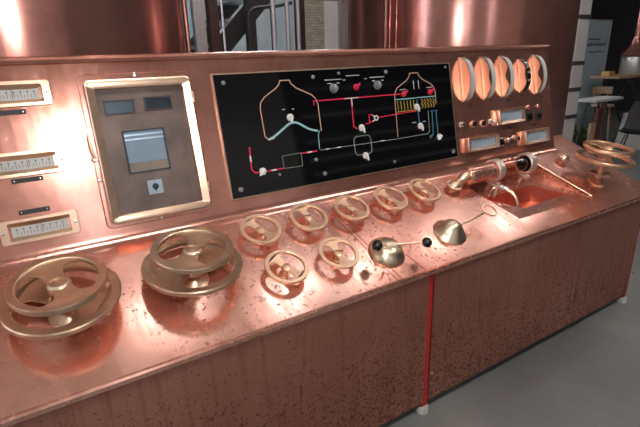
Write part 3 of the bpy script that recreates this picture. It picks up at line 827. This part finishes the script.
for xx in (-2.3, 2.3): MB().box(xx - .06, xx + .06, -.05, .05, -2.40, -.0255).build('column', M['steel_dark'], bm_)
pg = thing('glazed_screen', 'tall glazed screen with pale frame at the left edge of the right still', 'screen', T(3.02, 2.45, 0))
for x, w in ((-.04, .028), (.055, .016), (.10, .06), (.185, .045)):
    MB().box(x - w / 2, x + w / 2, -.03, .03, 0, 4.5).build('mullion', M['pale'], pg)
MB().box(-.03, .17, -.006, .006, .05, 4.45).build('pane', M['glass'], pg)

# ------------------------------------------------------------------ pillar and seating area on the right
pl = thing('pale_pillar', 'pale square pillar with dark bands beside the right copper still', 'pillar', T(5.41, 1.38, 0))
MB().box(-.10, .10, -.08, .08, 0, 4.8).build('shaft', M['pale'], pl, bevel=.006)
for z in (1.52, 1.235, .93, 2.0): MB().box(-.106, .106, -.086, .086, z - .022, z + .022).build('band', M['steel_dark'], pl)

bn = thing('roll_up_banner', 'pale blue roll up banner with a few lines of dark writing behind the bar table', 'banner', T(9.08, 3.14, 0))
MB().box(-.36, .42, -.004, .004, .09, 2.12).build('cloth', M['banner'], bn)
MB().box(-.38, .44, -.07, .07, 0, .089).build('base_case', M['steel'], bn)
MB().box(-.37, .43, -.012, .012, 2.121, 2.14).build('top_bar', M['steel'], bn)
MB().tube([(.03, .02, .089), (.03, .02, 2.12)], .01, 8).build('pole', M['steel_dark'], bn)
wr = MB()
rnd = random.Random(4)
def squiggle(x0, x1, z, h, w):
    pts = []; n = int((x1 - x0) / (h * .33))
    for i in range(n + 1): pts.append((x0 + (x1 - x0) * i / n, z + (h if i % 2 else 0) * rnd.uniform(.5, 1.1)))
    wr.strip(pts, w, .0045, .0055, Matrix.Rotation(PI / 2, 4, 'X'))
squiggle(-.28, .10, 1.80, .025, .008); squiggle(-.30, .33, 1.70, .055, .014)
x = -.22
while x < .26:
    wd = rnd.uniform(.04, .10); squiggle(x, x + wd, 1.585, .030, .010); x += wd + .03
wr.build('writing', M['ink'], bn, smooth=False)

def table(name, label, x, y, z, lx_, ly_, mat, legs, th=.04):
    t = thing(name, label, 'table', T(x, y, 0))
    MB().box(-lx_ / 2, lx_ / 2, -ly_ / 2, ly_ / 2, z - th, z).build('table_top', mat, t, bevel=.004)
    for a, b in legs:
        MB().tube([a, b], .018, 10).build('leg', M['steel_dark'], t)
    return t
def xlegs(lx_, ly_, z):
    r = []
    for sy in (-1, 1):
        y = sy * ly_ * .35
        r += [((-lx_ * .42, y, 0), (lx_ * .30, y, z)), ((lx_ * .42, y + .04 * sy, 0), (-lx_ * .30, y + .04 * sy, z))]
    return r
bt = table('bar_table', 'tall wooden bar table with crossed dark legs in front of the pale banner', 9.66, 2.75, 1.19, 1.75, .5, M['wood'], xlegs(1.5, .5, 1.15))
st2 = table('side_table', 'lower white topped table on dark legs in front of the bar table', 7.80, 2.25, .92, .80, .30, M['cloth_white'], [((-.30, -.15, 0), (-.12, -.12, .88)), ((.02, -.15, 0), (-.05, -.12, .88)), ((-.30, .15, 0), (-.12, .12, .88)), ((.34, .15, 0), (.2, .12, .88))])
cr = tag(MB().box(-.09, .09, -.07, .07, 0, .075).build('card_box', M['ochre_box'], None, bevel=.004), 'small ochre box lying on the bar table', 'box', None, T(8.98, 2.80, 1.1905))
kt = thing('copper_kettle', 'small grey kettle with copper hood and neck standing on the bar table', 'kettle', T(9.75, 2.78, 1.1905))
MB().lathe([(.20, 0), (.21, .02), (.21, .30), (.20, .32)], 36).build('boiler', M['steel'], kt)
MB().lathe([(.26, .3205), (.27, .34), (.17, .43), (.09, .52), (.055, .66), (.045, 1.2)], 36).build('hood', M['tank'], kt)
MB().lathe([(.058, .60), (.064, .62), (.058, .64)], 24).build('neck_ring', M['gold'], kt)

def chair(label, x, y, rz, seat_z=.46, mat=None):
    t = thing('shell_chair', label, 'chair', T(x, y, 0, rz))
    rows = []
    prof = [(-.22, seat_z + .02), (-.12, seat_z - .01), (.05, seat_z - .02), (.16, seat_z + .01), (.21, seat_z + .10), (.24, seat_z + .25), (.27, seat_z + .42)]
    for i, (yy, z) in enumerate(prof):
        wv = [.20, .22, .22, .21, .20, .19, .13][i]
        rows.append([(-wv, yy - .02 * (i > 3), z + .03), (-wv * .5, yy, z), (wv * .5, yy, z), (wv, yy - .02 * (i > 3), z + .03), (wv * .97, yy + .014, z + .015), (wv * .5, yy + .014, z - .014), (-wv * .5, yy + .014, z - .014), (-wv * .97, yy + .014, z + .015)])
    MB().loft(rows, True, True).build('shell', mat or M['black_matt'], t)
    for sx in (-1, 1):
        for yy, y1 in ((-.09, -.20), (.08, .22)):
            MB().tube([(sx * .11, yy, seat_z - .038), (sx * .21, y1, 0)], .011, 8).build('leg', M['steel_dark'], t)
    return t
chair('black shell chair with thin legs beside the low white table', 8.02, 1.75, -1.35, .42)
bs = thing('wooden_stool', 'light wooden stool with curved back rest between the two tables', 'stool', T(8.62, 2.62, 0))
MB().lathe([(.17, .70), (.18, .715), (.17, .73)], 28).build('seat', M['wood'], bs)
for a in range(4):
    c, s_ = math.cos(a * PI / 2 + .6), math.sin(a * PI / 2 + .6)
    MB().tube([(.11 * c, .11 * s_, .70), (.17 * c, .17 * s_, 0)], .016, 8).build('leg', M['wood_red'] if a == 1 else M['wood'], bs)
rows = [[(.17 * math.cos(a), .17 * math.sin(a), .90), (.19 * math.cos(a), .19 * math.sin(a), .90), (.19 * math.cos(a), .19 * math.sin(a), 1.02), (.17 * math.cos(a), .17 * math.sin(a), 1.02)] for a in [-.2 + i * .2 for i in range(11)]]
MB().loft(rows, True, True).build('back_rest', M['wood'], bs)
for a in (.2, 1.4): MB().tube([(.165 * math.cos(a), .165 * math.sin(a), .728), (.18 * math.cos(a), .18 * math.sin(a), .90)], .012, 8).build('back_post', M['wood'], bs)
wp = thing('wooden_board', 'upright pale wooden board standing by the low table', 'board', T(7.12, 1.95, 0))
MB().box(-.06, .06, -.02, .02, 0, .62).build('plank', M['wood'], wp, bevel=.004)
rb = thing('red_board', 'dark red upright panel standing behind the pale wooden board', 'panel', T(7.42, 2.03, 0))
MB().box(-.07, .07, -.02, .02, 0, .80).build('plank', M['wood_red'], rb, bevel=.004)
cl = thing('covered_table', 'low table under a white cloth at the right edge of the picture', 'table', T(9.25, 2.1, 0))
MB().loft([[(x * k, y * k, z) for x, y in rounded(-.38, .38, -.3, .3, .06, 4)] for k, z in ((1.18, .0), (1.08, .25), (1.0, .55), (1.0, .575), (.2, .577))], True, True).build('cloth', M['cloth_white'], cl)
plt = thing('leafy_plant', 'low leafy green plant in a trough on the floor behind the console corner', 'plant', T(7.98, 2.60, 0))
MB().box(-.30, .30, -.14, .14, 0, .22).build('trough', M['steel_dark'], plt, bevel=.006)
mb = MB(); r3 = random.Random(9)
for i in range(90):
    bx, by = r3.uniform(-.27, .27), r3.uniform(-.12, .12); a = r3.uniform(0, 2 * PI); ln = r3.uniform(.14, .30); tl_ = r3.uniform(.4, 1.1)
    d = Vector((math.cos(a) * math.cos(tl_), math.sin(a) * math.cos(tl_), math.sin(tl_))); p = Vector((bx, by, .218)); s_ = Vector((-math.sin(a), math.cos(a), 0)) * ln * .16
    q = [p, p + d * ln * .5 + s_, p + d * ln, p + d * ln * .5 - s_]
    up_ = Vector((0, 0, .002))
    mb.loft([[tuple(v) for v in q], [tuple(v + up_) for v in q]], True, True)
mb.build('leaves', M['leaf'], plt, smooth=False)

# ------------------------------------------------------------------ the room
def struct(name, mb, mat):
    o = mb.build(name, mat, None, smooth=False); o['kind'] = 'structure'; return o
RX0, RX1, RY0, RY1, RZ = -6.0, 14.0, -7.0, 6.5, 4.9
struct('floor', MB().box(RX0, RX1, RY0, RY1, -.1, 0), M['floor'])
struct('ceiling', MB().box(RX0, RX1, RY0, RY1, RZ, RZ + .1), M['ceiling'])
mb = MB()
mb.box(RX0, .6, RY1, RY1 + .1, 0, RZ).box(.6, 2.6, RY1, RY1 + .1, 0, 2.9).box(5.4, 9, RY1, RY1 + .1, 0, 2.9).box(9, RX1, RY1, RY1 + .1, 0, RZ)
for q in ((.6, 2.6), (5.4, 9)): mb.box(*q, RY1, RY1 + .1, 4.6, RZ)
for q in (2.0, 6.6, 8.4): mb.box(q - .15, q + .15, RY1, RY1 + .1, 2.9, 4.6)
struct('wall_back', mb, M['wall_dark'])
struct('wall_far', MB().box(2.6, 4.97, RY1 - .02, RY1 + .1, 0, 2.9), M['wall_blue'])
struct('wall_stone', MB().box(4.97, 5.40, RY1 - .02, RY1 + .1, 0, 2.9), M['stone'])
struct('wall_pale', MB().box(5.40, 6.8, RY1 - .02, RY1 - .001, 0, 2.9), M['wall_mid'])
struct('wall_right', MB().box(RX1, RX1 + .1, RY0, RY1, 0, RZ), M['wall_dark'])
# left wall and front wall with window openings to the daylight
def wall_openings(name, along_x, fixed, a0, a1, wins, z0, z1, mat):
    mb = MB()
    def bx(u0, u1, w0, w1):
        if u1 - u0 < 1e-4 or w1 - w0 < 1e-4: return
        if along_x: mb.box(u0, u1, fixed - .1, fixed, w0, w1)
        else: mb.box(fixed - .1, fixed, u0, u1, w0, w1)
    bx(a0, a1, 0, z0); bx(a0, a1, z1, RZ)
    c = a0
    for u0, u1 in wins: bx(c, u0, z0, z1); c = u1
    bx(c, a1, z0, z1)
    return struct(name, mb, mat)
FW = [(-3.6, -2.2), (.5, 1.2)]  # narrow opening is unseen, shaped to streak a highlight on the panel
wall_openings('wall_front', True, RY0, RX0, 5.0, FW, 1.9, 4.2, M['wall_mid'])
struct('wall_front_dark', MB().box(5.0, RX1, RY0 - .1, RY0, 0, RZ), M['wall_dark'])  # unseen; made dark so the panel's right end mirrors less light
for i, (z0, y) in enumerate(((1.75, -6.7), (2.05, -6.7), (2.35, -6.7), (2.75, -6.7), (3.3, -6.7), (3.9, -6.7))):  # unseen rails added for pale stripes mirrored in the board
    struct('trim_%d' % (i + 4), MB().box(5.1, RX1 - .1, y - .05, y + .05, z0, z0 + .07), M['pale'])
LW = [(-2.2, -.4), (.6, 2.4)]
wall_openings('wall_left', False, RX0, RY0, RY1, LW, 1.2, 4.2, M['wall_mid'])
n = 1
for u0, u1 in FW:
    mb = MB()
    for q in ((u0, u0 + .05, 1.9, 4.2), (u1 - .05, u1, 1.9, 4.2), ((u0 + u1) / 2 - .025, (u0 + u1) / 2 + .025, 1.9, 4.2), (u0, u1, 1.9, 1.95), (u0, u1, 4.15, 4.2), (u0, u1, 3.0, 3.05)):
        mb.box(q[0], q[1], RY0 - .07, RY0 - .03, q[2], q[3])
    struct('window_%d' % n, mb, M['steel_dark']); n += 1
for u0, u1 in LW:
    mb = MB()
    for q in ((u0, u0 + .05, 1.2, 4.2), (u1 - .05, u1, 1.2, 4.2), ((u0 + u1) / 2 - .025, (u0 + u1) / 2 + .025, 1.2, 4.2), (u0, u1, 1.2, 1.25), (u0, u1, 4.15, 4.2), (u0, u1, 2.6, 2.65)):
        mb.box(RX0 - .07, RX0 - .03, q[0], q[1], q[2], q[3])
    struct('window_%d' % n, mb, M['steel_dark']); n += 1
# ceiling beams (seen mirrored in the board and desk)
for i, y in enumerate((-5.2, -3.6, -2.0)):
    struct('trim_%d' % (i + 1), MB().box(RX0, RX1, y - .09, y + .09, RZ - .30, RZ), M['steel_dark'])

# unseen ceiling lamps; some over desk and stairs added to brighten them
def unseen_ceiling_lamp(label, x, y, w, d):
    t = thing('unseen_ceiling_lamp', label, 'ceiling lamp', T(x, y, RZ - .001), 'ceiling lamps')
    MB().box(-w / 2, w / 2, -d / 2, d / 2, -.06, 0).build('housing', M['steel'], t)
    MB().box(-w / 2 + .02, w / 2 - .02, -d / 2 + .02, d / 2 - .02, -.075, -.0605).build('diffuser', M['lamp_soft'] if -.5 < y < .5 else M['lamp'], t)
for i, (x, y) in enumerate(((-2.5, -2.8), (.8, -2.8), (4.0, -2.8), (1.0, .30), (2.55, .05), (3.9, .10), (5.3, .15), (7.2, .20), (2.8, 4.9), (2.6, 3.5), (9.2, -2.2))):
    unseen_ceiling_lamp('unseen long ceiling lamp over the distillery floor', x, y, 1.2 if x == 7.2 else (.75 if abs(y) < .5 else 1.6), .36 if x == 7.2 else .30)

# ------------------------------------------------------------------ light
w = bpy.data.worlds.new('daylight'); sc.world = w; w.use_nodes = True
wn = w.node_tree; bg = wn.nodes['Background']
sky = wn.nodes.new('ShaderNodeTexSky'); sky.sky_type = 'HOSEK_WILKIE'; sky.turbidity = 6; sky.sun_direction = (.2, .6, .77)
hs = wn.nodes.new('ShaderNodeHueSaturation'); hs.inputs['Saturation'].default_value = .2
wn.links.new(sky.outputs[0], hs.inputs['Color']); wn.links.new(hs.outputs[0], bg.inputs['Color']); bg.inputs['Strength'].default_value = 6
def light(name, typ, loc, power, col, **kw):
    l = bpy.data.lights.new(name, typ); l.energy = power; l.color = col
    for k, v in kw.items(): setattr(l, k, v)
    o = bpy.data.objects.new(name, l); COL.objects.link(o); o.location = loc; return o
light('camera_flash', 'POINT', (.30, -1.92, 2.02), 14, (1, .95, .90), shadow_soft_size=.06)

# ------------------------------------------------------------------ camera
R0 = Vector((0.8432251254926159, -0.5368493284092981, -0.027643920205894706))
R1 = Vector((-0.19415640821373767, -0.25620014233770455, -0.9469238492168455))
R2 = Vector((0.5012730562152774, 0.8038372258439533, -0.3202671345298636))
cam = bpy.data.cameras.new('camera'); cam.sensor_width = 36; cam.sensor_fit = 'HORIZONTAL'; cam.lens = 472.0141 * 36 / 640
cam.clip_start = .05; cam.clip_end = 100
co = bpy.data.objects.new('camera', cam); COL.objects.link(co)
co.matrix_world = frame(R0, -R1, -R2, Vector((0, -1.81881, 1.69806)))
sc.camera = co
sc.view_settings.view_transform = 'Standard'; sc.view_settings.look = 'None'
sc.view_settings.gamma = 1; sc.view_settings.use_curve_mapping = False
sc.view_settings.exposure = 1.55
